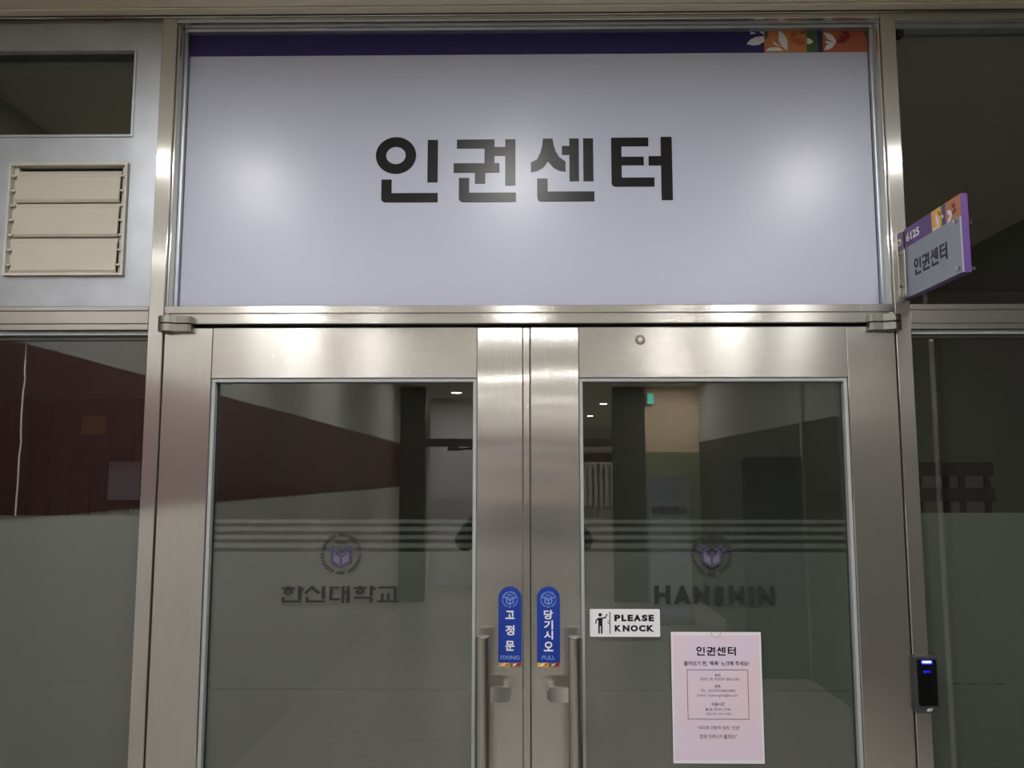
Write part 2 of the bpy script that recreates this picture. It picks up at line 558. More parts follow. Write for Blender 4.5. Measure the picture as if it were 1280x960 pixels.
add_tube(bm, [(-0.93, YE + 0.02, 1.96), (-0.7, YE + 0.3, 1.97), (-0.5, YE - 0.02, 2.0)], 0.014, 8)
obj('closer_arm', bm, 'black_metal', t)
struct('wall_lobby_left', boxes([(-2.2, -2.1, -19.6, YE - 0.2, 0, ZC)]), 'wall_white', 'white side wall of the far lobby', 'wall')
struct('wall_lobby_right', boxes([(2.6, 2.7, -19.6, YE - 0.2, 0, ZC)]), 'wall_white', 'white wall of the far lobby beyond the opening', 'wall')
struct('wall_lobby_back', boxes([(-2.2, 2.7, -19.7, -19.6, 0, ZC)]), 'wall_white', 'white back wall of the far lobby', 'wall')
struct('wall_lobby_band', boxes([(0.4, 2.6, -19.599, -19.57, 1.97, 2.21)]), 'wall_maroon', 'maroon band on the lobby back wall', 'wall')
# office behind the glass
struct('wall_office_back', B(-3.1, 3.3, 3.3, 3.4, 0, ZC), 'office_paint', 'plain back wall of the unlit office', 'wall')
struct('wall_office_left', B(-3.1, -3.0, 0.05, 3.3, 0, ZC), 'office_paint', 'left wall of the unlit office', 'wall')
struct('wall_office_right', B(3.2, 3.3, 0.05, 3.3, 0, ZC), 'office_paint', 'right wall of the unlit office', 'wall')
struct('ceiling_office', B(-3.1, 3.3, 0.06, 3.4, ZC + 0.02, ZC + 0.08), 'office_paint', 'ceiling of the unlit office', 'ceiling')
struct('wall_front_left', B(-3.1, XL, 0.0, 0.06, 0, ZC + 0.05), 'office_paint', 'wall beside the glazed entrance', 'wall')
struct('wall_front_right', B(XR, 3.3, 0.0, 0.06, 0, ZC + 0.05), 'office_paint', 'wall past the right sidelight', 'wall')

# ---------------------------------------------------------------- steel frame of the entrance
ML0, ML1 = -0.921, -0.8835      # left post
MR0, MR1 = 0.902, 0.939         # right post
def post(name, x0, x1, inner, label):
    """post with a stepped edge towards the doors above the header"""
    t = thing(name, ((x0 + x1) / 2, 0.03, 0), label, 'door frame', kind='structure')
    obj('post_face', B(x0, x1, 0.0, 0.09, 0.0, 2.785, bevel=0.0015), 'steel_v', t)
    if inner > 0:
        obj('inner_strip', B(x1 + 0.0008, x1 + 0.006, 0.008, 0.085, 2.0375, 2.783, bevel=0.001), 'steel_v', t)
    else:
        obj('inner_strip', B(x0 - 0.006, x0 - 0.0008, 0.008, 0.085, 2.0375, 2.783, bevel=0.001), 'steel_v', t)
    return t
post('trim_3', ML0, ML1, 1, 'brushed steel post left of the double doors')
post('trim_4', MR0, MR1, -1, 'brushed steel post right of the double doors')

def rail(name, x0, x1, z0, z1, steps, label, depth=0.09):
    """horizontal member made of flush strips divided by fine grooves"""
    t = thing(name, ((x0 + x1) / 2, 0.03, z0), label, 'door frame', kind='structure')
    zs = [z0] + steps + [z1]
    for a, b in zip(zs, zs[1:]):
        obj('rail_strip', B(x0 + 0.0005, x1 - 0.0005, 0.001, depth, a + 0.0006, b - 0.0006, bevel=0.0012), 'steel_h', t)
    return t
rail('trim_5', ML1, MR0, 1.990, 2.0365, [2.0165], 'brushed steel header over the double doors')
rail('trim_6', XL, ML0, 1.976, 2.036, [1.992, 2.0242], 'brushed steel transom bar on the left')
rail('trim_7', MR1, XR, 1.974, 2.036, [1.988, 2.0215], 'brushed steel transom bar on the right')
rail('trim_8', XL, XR, 2.7855, 2.792, [], 'thin steel head under the ceiling')
t = thing('trim_9', (0, 0.03, 2.77), 'steel head rail above the signboard', 'door frame', kind='structure')
obj('head_strip', B(ML1, MR0, 0.001, 0.09, 2.772, 2.785, bevel=0.001), 'steel_h', t)
obj('head_channel', B(ML1 + 0.007, MR0 - 0.007, 0.03, 0.085, 2.763, 2.7715, bevel=0.001), 'aluminium', t)
t = thing('trim_10', (1.6, 0.03, 2.77), 'steel head rail above the right window', 'door frame', kind='structure')
obj('head_strip', B(MR1, XR, 0.001, 0.09, 2.765, 2.785, bevel=0.001), 'steel_h', t)

# ---------------------------------------------------------------- signboard over the doors
sb = thing('signboard', (0.009, 0.05, 2.045),
           'wide white signboard with four black Korean syllables over the double doors', 'signboard')
BX0, BX1, BZ0, BZ1 = -0.868, 0.887, 2.0375, 2.771
obj('panel', B(BX0, BX1, 0.05, 0.062, BZ0, BZ1, bevel=0.001), 'board_white', sb)
obj('edge_channel', B(BX0 - 0.009, BX0 - 0.0005, 0.036, 0.07, BZ0, BZ1), 'aluminium', sb)
obj('edge_channel', B(BX1 + 0.0005, BX1 + 0.009, 0.036, 0.07, BZ0, BZ1), 'aluminium', sb)
def bpx(cx, cy):      # crop of the band (6.4 px per px) to metres on the board
    px, py = 910 + cx / 6.4, 20 + cy / 6.4
    return (-0.8651 + (px - 240) * 0.0020785, 2.7712 - (py - 39.2) * 0.00232)
ZB = 2.7055
Yb = 0.0497
xa, xb, xc, xd, xe = [bpx(c, 0)[0] for c in (293, 627, 715, 755, 1118)]
obj('band', B(BX0 + 0.001, xa, Yb - 0.0004, Yb + 0.0005, ZB, BZ1 - 0.001), 'navy', sb)
obj('art_square', B(xa, xb, Yb - 0.0004, Yb + 0.0005, ZB, BZ1 - 0.001), 'art_orange', sb)
obj('art_square', B(xb, xc, Yb - 0.0004, Yb + 0.0005, ZB, BZ1 - 0.001), 'art_green', sb)
obj('art_square', B(xc, xd, Yb - 0.0004, Yb + 0.0005, ZB, BZ1 - 0.001), 'navy', sb)
obj('art_square', B(xd, BX1 - 0.001, Yb - 0.0004, Yb + 0.0005, ZB, BZ1 - 0.001), 'art_red', sb)
def leaf(pts, m, dy=0.0004):
    obj('leaf', add_prism(bmesh.new(), [bpx(*p) for p in pts], Yb - 0.0004 - dy, Yb - 0.0003), m, sb)
leaf([(152, 240), (180, 208), (230, 186), (293, 180), (293, 222), (250, 246), (200, 250)], 'art_white')
leaf([(230, 116), (293, 116), (293, 172), (262, 152)], 'art_white')
leaf([(180, 142), (234, 159), (186, 168)], 'art_white')
leaf([(294, 125), (318, 142), (331, 170), (318, 195), (296, 215)], 'art_green')
leaf(lens_pts((413, 138), (472, 292), 62), 'art_white', 0.0007)
leaf([(360, 218), (426, 264), (374, 246)], 'art_white')
leaf([(300, 292), (320, 276), (350, 266), (395, 266), (425, 276), (442, 292)], 'art_white')
leaf(lens_pts((500, 205), (622, 240), 46), 'art_brown')
leaf(lens_pts((560, 117), (500, 205), 46), 'art_brown')
leaf([(575, 172), (618, 134), (622, 156)], 'art_dark')
leaf([(632, 195), (662, 208), (682, 226), (660, 240), (632, 245)], 'art_white')
leaf(lens_pts((765, 158), (862, 226), 44), 'art_white', 0.0005)
leaf(lens_pts((862, 222), (765, 288), 42), 'art_white', 0.0007)
leaf([(776, 220), (828, 228), (780, 240)], 'art_white')
leaf(lens_pts((893, 117), (975, 192), 50), 'art_maroon', 0.0005)
leaf(lens_pts((975, 188), (860, 234), 44), 'art_maroon', 0.0007)
leaf([(886, 178), (926, 186), (890, 192)], 'art_maroon')
leaf([(1085, 120), (1108, 116), (1108, 205), (1092, 190)], 'art_green')
leaf(lens_pts((1000, 170), (1080, 120), 30), 'art_brown')
def big(cx, cy):
    px, py = 450 + cx / 3.122, 150 + cy / 3.122
    return (-0.3793 + (px - 469) * 0.002044, 2.4838 - (py - 171) * 0.002112)
for i in range(4):
    bm = bmesh.new()
    add_syllable(bm, i, big, Yb - 0.0012, Yb + 0.0004, 'Y', (0.002044 / 3.122, 0.002112 / 3.122))
    obj('syllable', bm, 'letter_black', sb)

# ---------------------------------------------------------------- upper left panel with vent window and louvre
w1 = thing('window_1', (-1.27, 0.03, 2.04), 'grey metal panel with a small dark window above a louvre', 'window', kind='structure')
HX0, HX1 = -1.5, -0.990
obj('metal_panel', boxes([(XL, ML0 - 0.001, 0.010, 0.03, 2.703, 2.776), (HX1, ML0 - 0.001, 0.010, 0.03, 2.0375, 2.703),
                          (XL, HX1, 0.010, 0.03, 2.402, 2.476), (XL, HX1, 0.010, 0.03, 2.0375, 2.113),
                          (XL, -1.291, 0.010, 0.03, 2.113, 2.402), (XL, HX0, 0.010, 0.03, 2.476, 2.703)]), 'aluminium', w1)
obj('head_strip', B(XL, ML0 - 0.001, 0.004, 0.03, 2.7765, 2.785), 'steel_dull', w1)
def frame_pts(bm, x0, x1, z0, z1, w, y0, y1):
    add_box(bm, x0, x1, y0, y1, z1 - w, z1); add_box(bm, x0, x1, y0, y1, z0, z0 + w)
    add_box(bm, x0, x0 + w, y0, y1, z0 + w, z1 - w); add_box(bm, x1 - w, x1, y0, y1, z0 + w, z1 - w)
    return bm
bm = bmesh.new()
frame_pts(bm, HX0 - 0.008, HX1 + 0.004, 2.472, 2.707, 0.006, 0.006, 0.012)
obj('bead', bm, 'aluminium', w1)
obj('pane', B(HX0, HX1, 0.05, 0.056, 2.44, 2.74), 'glass', w1)

lv = thing('louver_vent', (-1.14, 0.0, 2.113), 'beige plastic louvre vent of three closed slats in the metal panel', 'vent')
LX0, LX1, LZ0, LZ1 = -1.2905, -0.9910, 2.1135, 2.4015
bm = bmesh.new()
frame_pts(bm, LX0, LX1, LZ0, LZ1, 0.006, -0.002, 0.028)
obj('frame', bm, 'louver_frame', lv)
obj('back_plate', B(LX0 + 0.006, LX1 - 0.006, 0.036, 0.04, LZ0 + 0.006, LZ1 - 0.006), 'gap_black', lv)
for side in (0, 1):
    x = LX0 + 0.0065 if side == 0 else LX1 - 0.0185
    bm = B(x, x + 0.012, 0.012, 0.024, LZ0 + 0.0065, LZ1 - 0.0065, bevel=0.001)
    for k in range(7):
        z = LZ0 + 0.025 + k * 0.038
        add_box(bm, x + 0.001, x + 0.011, 0.0, 0.012, z, z + 0.004)
    obj('side_clip', bm, 'louver_frame', lv)
sl = [(2.301, 2.3855), (2.2125, 2.305), (2.1205, 2.2165)]
for k, (z0, z1) in enumerate(sl):
    h = z1 - z0
    prof = [(0.016, z1), (0.010, z1 - 0.006), (0.007, z1 - 0.016), (0.004, z1 - 0.019), (0.000, z0 + 0.014), (-0.001, z0 + 0.006), (0.003, z0),
            (0.009, z0), (0.006, z0 + 0.008), (0.009, z1 - 0.02), (0.014, z1 - 0.014), (0.020, z1)]
    bm = bmesh.new()
    add_prism(bm, prof, LX0 + 0.0195, LX1 - 0.0195, 'X')
    obj('slat', bm, 'louver_beige', lv)

# ---------------------------------------------------------------- sidelights and right transom window
w2 = thing('window_2', (-1.27, 0.03, 0.0), 'left sidelight with frosted film below eye level', 'window', kind='structure')
obj('top_bead', boxes([(XL, ML0 - 0.001, 0.012, 0.05, 1.9655, 1.975)]), 'bead_grey', w2)
obj('inner_channel', boxes([(XL, ML0 - 0.001, 0.022, 0.05, 1.955, 1.965)]), 'bead_dark', w2)
obj('pane', B(XL, ML0 - 0.0005, 0.030, 0.036, 0.02, 1.963), 'glass', w2)
obj('frosted_film', B(XL, ML0 - 0.002, 0.0363, 0.0366, 1.1335, 1.524), 'film', w2)
obj('frosted_film', B(XL, ML0 - 0.002, 0.0363, 0.0366, 0.03, 1.1325), 'film', w2)
w3 = thing('window_3', (1.6, 0.03, 0.0), 'right sidelight with frosted film below eye level', 'window', kind='structure')
obj('top_bead', boxes([(MR1 + 0.001, XR, 0.012, 0.05, 1.964, 1.973)]), 'bead_grey', w3)
obj('inner_channel', boxes([(MR1 + 0.001, XR, 0.022, 0.05, 1.956, 1.9635)]), 'bead_dark', w3)
obj('pane', B(MR1 + 0.0005, XR, 0.030, 0.036, 0.02, 1.962), 'glass', w3)
obj('frosted_film', B(MR1 + 0.002, XR, 0.0363, 0.0366, 1.135, 1.532), 'film', w3)
obj('frosted_film', B(MR1 + 0.002, XR, 0.0363, 0.0366, 0.03, 1.134), 'film', w3)
w4 = thing('window_4', (1.6, 0.03, 2.04), 'dark transom window above the right sidelight', 'window', kind='structure')
obj('top_bead', boxes([(MR1 + 0.001, XR, 0.02, 0.05, 2.752, 2.7645)]), 'aluminium', w4)
obj('side_bead', boxes([(MR1 + 0.001, MR1 + 0.005, 0.02, 0.05, 2.037, 2.752)]), 'bead_dark', w4)
obj('pane', B(MR1 + 0.0005, XR, 0.050, 0.056, 2.02, 2.775), 'glass', w4)
obj('catch', B(MR1 + 0.012, MR1 + 0.032, 0.022, 0.049, 2.734, 2.751, bevel=0.004, seg=2), 'black_metal', w4)

# ---------------------------------------------------------------- the double doors
ZT = 1.9805
def door(name, x0, x1, gx0, gx1, label):
    d = thing(name, ((x0 + x1) / 2, 0.02, 0.0), label, 'door', kind='structure')
    zr = 1.8565
    obj('stile', B(x0, gx0, 0.0, 0.045, 0.01, ZT, bevel=0.0015), 'steel_v', d)
    obj('stile', B(gx1, x1, 0.0, 0.045, 0.01, ZT, bevel=0.0015), 'steel_v', d)
    obj('top_rail', B(gx0 + 0.0006, gx1 - 0.0006, 0.0003, 0.045, zr, ZT, bevel=0.0012), 'steel_h', d)
    obj('bottom_rail', B(gx0 + 0.0006, gx1 - 0.0006, 0.0003, 0.045, 0.01, 0.16, bevel=0.0012), 'steel_h', d)
    bw = 0.0095
    bm = bmesh.new()
    add_box(bm, gx0 + 0.0006, gx0 + bw, 0.004, 0.022, 0.16, zr - bw, bevel=0.001)
    add_box(bm, gx1 - bw, gx1 - 0.0006, 0.004, 0.022, 0.16, zr - bw, bevel=0.001)
    add_box(bm, gx0 + 0.0006, gx1 - 0.0006, 0.004, 0.022, zr - bw, zr - 0.0006, bevel=0.001)
    obj('glazing_bead', bm, 'bead_grey', d)
    a, b = gx0 + 0.006, gx1 - 0.006
    obj('pane', B(a, b, 0.022, 0.028, 0.15, zr - 0.004), 'glass', d)
    fa, fb = gx0 + bw + 0.001, gx1 - bw - 0.001
    for z0, z1 in ((1.5069, 1.5155), (1.4879, 1.4981), (1.4689, 1.4784), (1.448, 1.4594)):
        obj('film_stripe', B(fa, fb, 0.0283, 0.0286, z0, z1), 'film', d)
    obj('frosted_film', B(fa, fb, 0.0283, 0.0286, 1.1190, 1.4386), 'film', d)
    obj('frosted_film', B(fa, fb, 0.0283, 0.0286, 0.165, 1.1175), 'film', d)
    return d
d1 = door('door_1', -0.8795, -0.0025, -0.7605, -0.113, 'left steel framed glass door with pull handle')
d2 = door('door_2', 0.0165, 0.898, 0.1335, 0.781, 'right steel framed glass door with pull handle')
obj('meeting_strip', B(-0.0018, 0.0150, -0.002, 0.045, 0.012, ZT - 0.001, bevel=0.0015), 'steel_v', d1)
struct('trim_11', boxes([(ML1 + 0.0003, ML1 + 0.0036, 0.03, 0.08, 0, 1.989), (MR0 - 0.0036, MR0 - 0.0003, 0.03, 0.08, 0, 1.989),
                         (ML1 + 0.004, MR0 - 0.004, 0.03, 0.08, 1.981, 1.989)]), 'gap_black', 'dark door stop behind the door gaps', 'trim')
# small lock plug in the right door's head rail
bm = bmesh.new()
add_cyl(bm, (0.2826, -0.003, 1.9483), (0.2826, -0.006, 1.9483), 0.0085, 0.006, 24)
lp = obj('lock_plug', bm, 'brass', d2)
obj('plug_ring', add_cyl(bmesh.new(), (0.2826, 0.0, 1.9483), (0.2826, -0.003, 1.9483), 0.0120, 0.0108, 24), 'steel_dull', lp)

def hinge(d, xs, xe):
    """pivot hinge: two stacked leaves around a pin; xs pin end, xe arm end"""
    s = 1 if xe > xs else -1
    r = 0.021
    cx = xs + s * r
    def leaf_pts(arm):
        p = [(cx + r * math.cos(t), -0.006 + r * math.sin(t)) for t in [PI * k / 12 for k in range(25)]]
        return p
    h = obj('pivot_hinge', add_cyl(bmesh.new(), (cx, -0.012, 1.9660), (cx, -0.012, 2.0125), 0.008, 0.008, 16), 'steel_dull', d, smooth=False)
    for z0, z1, nm in ((1.9895, 2.0060, 'hinge_leaf'), (1.9690, 1.9860, 'hinge_leaf')):
        out = []
        for k in range(13):
            t = PI / 2 + PI * k / 12
            out.append((cx - s * -r * math.cos(t), -0.012 + r * math.sin(t)))
        arm = [(cx + s * 0.012, -0.031), (cx + s * 0.026, -0.024), (xe - s * 0.006, -0.024), (xe, -0.018), (xe, 0.004), (cx + s * 0.01, 0.006)]
        body = [(cx + s * r * math.cos(t), -0.012 + r * math.sin(t)) for t in [PI * 0.5 + PI * k / 10 for k in range(11)]] + arm
        obj(nm, add_prism(bmesh.new(), body, z0, z1, 'Z'), 'steel_dull', h)
hinge(d1, -0.8895, -0.8075)
hinge(d2, 0.9085, 0.8310)

def handle(d, x, s):
    """long vertical pull tube on brackets; s points to the meeting stile"""
    bm = bmesh.new()
    r = 0.0165
    add_cyl(bm, (x, -0.062, 0.36), (x, -0.062, 1.2555), r, r, 28, caps=False)
    for z, zz in ((1.2555, 1.2585), (0.36, 0.357)):
        add_cyl(bm, (x, -0.062, z), (x, -0.062, zz), r, r - 0.002, 28)
    h = obj('pull_handle', bm, 'steel_tube', d)
    for p in h.data.polygons:
        p.use_smooth = len(p.vertices) == 4
    for zc in (1.1295, 0.48):
        z0, z1 = zc - 0.0165, zc + 0.0165
        x1 = x + s * 0.052
        pts = [(x, z0)] + [(x1 + s * 0.0 + s * 0.012 * math.sin(t), zc - 0.0165 * math.cos(t)) for t in [PI * k / 10 for k in range(11)]] + [(x, z1)]
        obj('bracket', add_prism(bmesh.new(), pts, -0.062, -0.052), 'chrome', h)
        obj('standoff', add_cyl(bmesh.new(), (x1, -0.0525, zc), (x1, 0.0, zc), 0.0125, 0.0125, 20), 'steel_tube', h)
handle(d1, -0.0930, 1)
handle(d2, 0.1150, -1)

# ---------------------------------------------------------------- vinyl lettering and emblems on the glass
YG = 0.0216
def emblem(parent, cx, cz, R, y, ink, col, fill, name='emblem'):
    """round emblem: ring lettering, laurel, open-book figure"""
    k = R / 190.0
    def M(a, b):
        return (cx + (a - 647) * k, cz - (b - 328) * k)
    bm = bmesh.new()
    txt = 'HANSHIN UNIVERSITY'
    rt = 168 * k
    for i, ch in enumerate(txt):
        if ch == ' ':
            continue
        th = math.radians(168 - i * (156 / (len(txt) - 1)))
        def place(x, z, a, th=th):
            rr = rt + z
            return (cx + rr * math.cos(th) + x * math.sin(th), y - a, cz + rr * math.sin(th) - x * math.cos(th))
        add_text(bm, ch, 0, 0, None, 36 * k, y, bold=0.04, place=place)
    add_text(bm, '1940', *M(642, 503), 78 * k, 32 * k, y, bold=0.04)
    add_text(bm, '\u05dc\u05d0\u05d5\u05e0\u05de\u05e2', *M(650, 225), 130 * k, 36 * k, y, bold=0.025)
    for sgn in (-1, 1):
        for i in range(8):
            th = math.radians(-90 + sgn * (27 + i * 8.6))
            c = (cx + 176 * k * math.cos(th), cz + 176 * k * math.sin(th))
            tx, tz = math.sin(th) * -sgn, math.cos(th) * sgn
            rx, rz = math.cos(th), math.sin(th)
            s = (17 - i * 0.6) * k
            tip = (c[0] - tx * s, c[1] - tz * s)
            for q in (1, -1):
                e = (c[0] + tx * s * 0.6 + rx * q * s, c[1] + tz * s * 0.6 + rz * q * s)
                add_prism(bm, lens_pts(tip, e, 11 * k, 4), y - 0.0004, y)
    obj('ring_lettering', bm, ink, parent)
    if fill:
        obj('book_fill', add_prism(bmesh.new(), [M(*p) for p in ((568, 305), (640, 345), (728, 305), (728, 400), (645, 450), (568, 400))], y - 0.0002, y), fill, parent)
    bm = bmesh.new()
    L = [((568, 316), (568, 402)), ((565, 398), (646, 447)), ((642, 447), (731, 398)), ((728, 316), (728, 402)),
         ((564, 314), (628, 280)), ((732, 314), (674, 280)), ((516, 280), (556, 303)), ((742, 303), (786, 280)),
         ((596, 324), (636, 350)), ((702, 324), (650, 356)), ((648, 352), (648, 426))]
    for j, (p, q) in enumerate(L):
        add_prism(bm, [M(*c) for c in stroke_pts(p, q, 21)], y - 0.0004 - 0.00002 * j, y)
    for p in ((572, 270), (730, 270), (650, 319)):
        add_prism(bm, circle_pts(*M(*p), 13 * k, n=14), y - 0.0005, y)
    obj('book_figure', bm, col, parent)

e1 = thing('emblem_decal', (-0.439, YG, 1.384), 'round black and purple emblem decal on the left door glass', 'emblem', 'emblems on the door glass')
emblem(e1, -0.439, 1.435, 0.0500, YG, 'vinyl_black', 'vinyl_purple', 'vinyl_lilac')
e2 = thing('emblem_decal', (0.4475, YG, 1.385), 'round black and purple emblem decal on the right door glass', 'emblem', 'emblems on the door glass')
emblem(e2, 0.4475, 1.4362, 0.0495, YG, 'vinyl_black', 'vinyl_purple', 'vinyl_lilac')

HK = [
    ([r4(90, 212, 635, 655), r4(134, 166, 624, 640), r4(243, 272, 624, 750), r4(270, 298, 640, 661), r4(92, 119, 728, 776), r4(92, 272, 757, 778)],
     [], [(150, 679, 42, 28, 20, 11)]),
    ([r4(468, 498, 622, 746), r4(318, 345, 728, 776), r4(318, 498, 757, 778)],
     [((382, 622), (312, 692)), ((372, 628), (444, 692))], []),
    ([r4(540, 632, 628, 646), r4(540, 567, 628, 757), r4(540, 642, 738, 757), r4(655, 681, 624, 780), r4(702, 730, 622, 780), r4(680, 704, 668, 690)], [], []),
    ([r4(765, 890, 632, 650), r4(810, 842, 620, 636), r4(920, 947, 620, 712), r4(945, 972, 635, 657), r4(775, 945, 722, 742), r4(918, 946, 722, 778)],
     [], [(828, 676, 42, 28, 20, 11)]),
    ([r4(998, 1172, 625, 644), r4(1145, 1172, 625, 762), r4(1025, 1051, 690, 760), r4(1083, 1108, 690, 760), r4(988, 1184, 756, 774)], [], []),
]
def hk(cx, cy):
    px, py = 340 + cx / 7.53, 650 + cy / 7.53
    return (-0.5811 + (px - 351) * 0.0019157, 1.3596 - (py - 732) * 0.00187)
lw = thing('lettering_decal', (-0.44, YG, 1.3185), 'black Korean lettering of five syllables on the left door glass', 'lettering')
for polys, strokes, rings in HK:
    bm = bmesh.new()
    for j, p in enumerate(polys):
        add_prism(bm, [hk(*q) for q in p], YG - 0.0004 - 0.00003 * j, YG)
    for j, (p, q) in enumerate(strokes):
        add_prism(bm, [hk(*c) for c in stroke_pts(p, q, 24)], YG - 0.0007 - 0.00003 * j, YG)
    for cx, cy, rx, ry, ix, iy in rings:
        c = hk(cx, cy)
        s1, s2 = 0.0019157 / 7.53, 0.00187 / 7.53
        add_ring(bm, c[0], c[1], rx * s1, ry * s2, ix * s1, iy * s2, YG - 0.0004, YG, 24)
    obj('syllable', bm, 'vinyl_black', lw)
lw = thing('lettering_decal', (0.4515, YG, 1.3185), 'black Latin capital lettering on the right door glass', 'lettering')
lx = [(0.3100 + (p - 818.1) * 0.001896, 0.3100 + (q - 818.1) * 0.001896) for p, q in
      ((818.1, 837.9), (842.3, 863.8), (866.8, 886.5), (892.3, 905.4), (911.0, 930.3), (936.1, 941.8), (948.0, 967.7))]
for (a, b), ch in zip(lx, 'HANSHIN'):
    lettering('letter', ch, (a + b) / 2, 1.3395, b - a, 0.0425, YG, 'vinyl_black', lw, bold=0.045)

# ---------------------------------------------------------------- blue stickers beside the handles
def sticker(x0, x1, text, tz, latin, label):
    z0, z1 = 1.1870, 1.3612
    t = thing('door_sticker', ((x0 + x1) / 2, 0, 1.178), label, 'sticker', 'blue stickers on the meeting stiles')
    r = (x1 - x0) / 2
    cx = (x0 + x1) / 2
    Ys = -0.0002
    pts = [(x0, z0), (x1, z0), (x1, z1 - r)] + [(cx + r * math.cos(a), z1 - r + r * math.sin(a)) for a in [PI * k / 16 for k in range(1, 16)]] + [(x0, z1 - r)]
    obj('sticker_sheet', add_prism(bmesh.new(), pts, Ys - 0.0005, Ys), 'blue', t)
    emblem(t, cx, 1.3318, 0.0190, Ys - 0.0006, 'blue_pale', 'blue_pale', None)
    for ch, (a, b) in zip(text, tz):
        lettering('syllable', ch, cx, (a + b) / 2, 0.0215, b - a, Ys - 0.0006, 'white_paint', t, bold=0.026)
    lettering('latin_word', latin, cx, 1.1985, 0.044 if len(latin) > 4 else 0.031, 0.0090, Ys - 0.0006, 'blue_pale', t, bold=0.008)
    # picture strip along the foot: orange and red patches with pale leaves
    zs0, zs1 = 1.1775, 1.1868
    w = x1 - x0
    for a, b, m in ((0.02, 0.5, 'art_amber'), (0.5, 0.56, 'art_green'), (0.60, 0.98, 'art_red')):
        obj('strip_patch', B(x0 + a * w, x0 + b * w, Ys - 0.0005, Ys, zs0, zs1), m, t)
    for a, b, m in ((0.1, 0.34, 'art_white'), (0.3, 0.48, 'art_red'), (0.62, 0.78, 'art_white'), (0.78, 0.96, 'art_maroon')):
        obj('leaf', add_prism(bmesh.new(), lens_pts((x0 + a * w, zs0 + 0.0015), (x0 + b * w, zs1 - 0.001), 0.004), Ys - 0.0008, Ys - 0.0004), m, t)
    return t
sticker(-0.0603, -0.0058, '\uace0\uc815\ubb38', [(1.2865, 1.3055), (1.2490, 1.2720), (1.2140, 1.2365)], 'FIXING',
        'blue round-topped sticker reading FIXING on the left door')
sticker(0.0302, 0.0842, '\ub2f9\uae30\uc2dc\uc624', [(1.2860, 1.3075), (1.2625, 1.2835), (1.2400, 1.2600), (1.2130, 1.2350)], 'PULL',
        'blue round-topped sticker reading PULL on the right door')

# ---------------------------------------------------------------- please knock sticker
pk = thing('knock_sticker', (0.2375, 0.02, 1.2440), 'white PLEASE KNOCK sticker with a knocking figure on the right door glass', 'sticker')
KX0, KX1, KZ0, KZ1 = 0.1555, 0.3215, 1.2425, 1.3065
Yk = 0.0215
obj('sticker_sheet', add_prism(bmesh.new(), round_rect(KX0, KX1, KZ0, KZ1, 0.003), Yk - 0.001, Yk), 'white_paint', pk)
def kp(cx, cy):      # crop grid of the sticker
    return (KX0 + (cx - 77) / 402.0 * (KX1 - KX0), KZ1 - (cy - 51) / 159.0 * (KZ1 - KZ0))
Yt = Yk - 0.001
bm = bmesh.new()
add_prism(bm, circle_pts(*kp(137, 84), 0.0042, n=18), Yt - 0.0004, Yt)
add_prism(bm, [kp(*p) for p in ((126, 101), (150, 101), (150, 148), (126, 148))], Yt - 0.0004, Yt)
for p, q, w in (((130, 145), (130, 192), 9), ((145, 145), (145, 192), 9), ((128, 104), (113, 118), 8), ((113, 116), (112, 136), 6),
                ((148, 104), (168, 100), 8), ((166, 102), (177, 80), 6)):
    add_prism(bm, [kp(*c) for c in stroke_pts(p, q, w)], Yt - 0.0004, Yt)
obj('figure', bm, 'ink', pk)
bm = bmesh.new()
add_prism(bm, [kp(*p) for p in ((190, 67), (195, 67), (195, 192), (190, 192))], Yt - 0.0004, Yt)
for a in (((190, 118), (181, 118)), ((182, 118), (182, 136)), ((181, 135), (190, 135))):
    add_prism(bm, [kp(*c) for c in stroke_pts(*a, 3)], Yt - 0.0004, Yt)
obj('door_mark', bm, 'ink', pk)
def kword(word, xs, ya, yb):
    for ch, (a, b) in zip(word, xs):
        p, q = kp(a, yb), kp(b, ya)
        lettering('letter', ch, (p[0] + q[0]) / 2, (p[1] + q[1]) / 2, q[0] - p[0], q[1] - p[1], Yt, 'ink', pk, bold=0.06)
kword('PLEASE', [(218, 253), (259, 288), (294, 325), (328, 371), (375, 408), (414, 445)], 83, 121)
kword('KNOCK', [(219, 258), (265, 304), (310, 352), (358, 396), (402, 445)], 143, 180)

# ---------------------------------------------------------------- pink notice in a clear sleeve
nt_ = thing('notice_sheet', (0.452, 0.02, 0.956), 'pink paper notice in a clear sleeve on the right door glass', 'notice')
NX0, NX1, NZ0, NZ1 = 0.3465, 0.5580, 0.9565, 1.2540
Yn = 0.0215
obj('sleeve', add_prism(bmesh.new(), round_rect(NX0, NX1, NZ0, NZ1, 0.001), Yn - 0.0008, Yn), 'paper_white', nt_)
obj('paper', B(NX0 + 0.0045, NX1 - 0.0045, Yn - 0.0011, Yn - 0.0007, NZ0 + 0.0075, NZ1 - 0.0075), 'paper_pink', nt_)
ncx = (NX0 + NX1) / 2
obj('notch_edge', add_prism(bmesh.new(), [(ncx + 0.0122 * math.cos(a), NZ1 - 0.0005 + 0.0122 * math.sin(a)) for a in [-PI * k / 14 for k in range(15)]],
                             Yn - 0.0013, Yn - 0.001), 'bead_grey', nt_)
obj('thumb_notch', add_prism(bmesh.new(), [(ncx + 0.0105 * math.cos(a), NZ1 - 0.0005 + 0.0105 * math.sin(a)) for a in [-PI * k / 14 for k in range(15)]],
                             Yn - 0.0016, Yn - 0.001), 'paper_white', nt_)
Yp = Yn - 0.0011
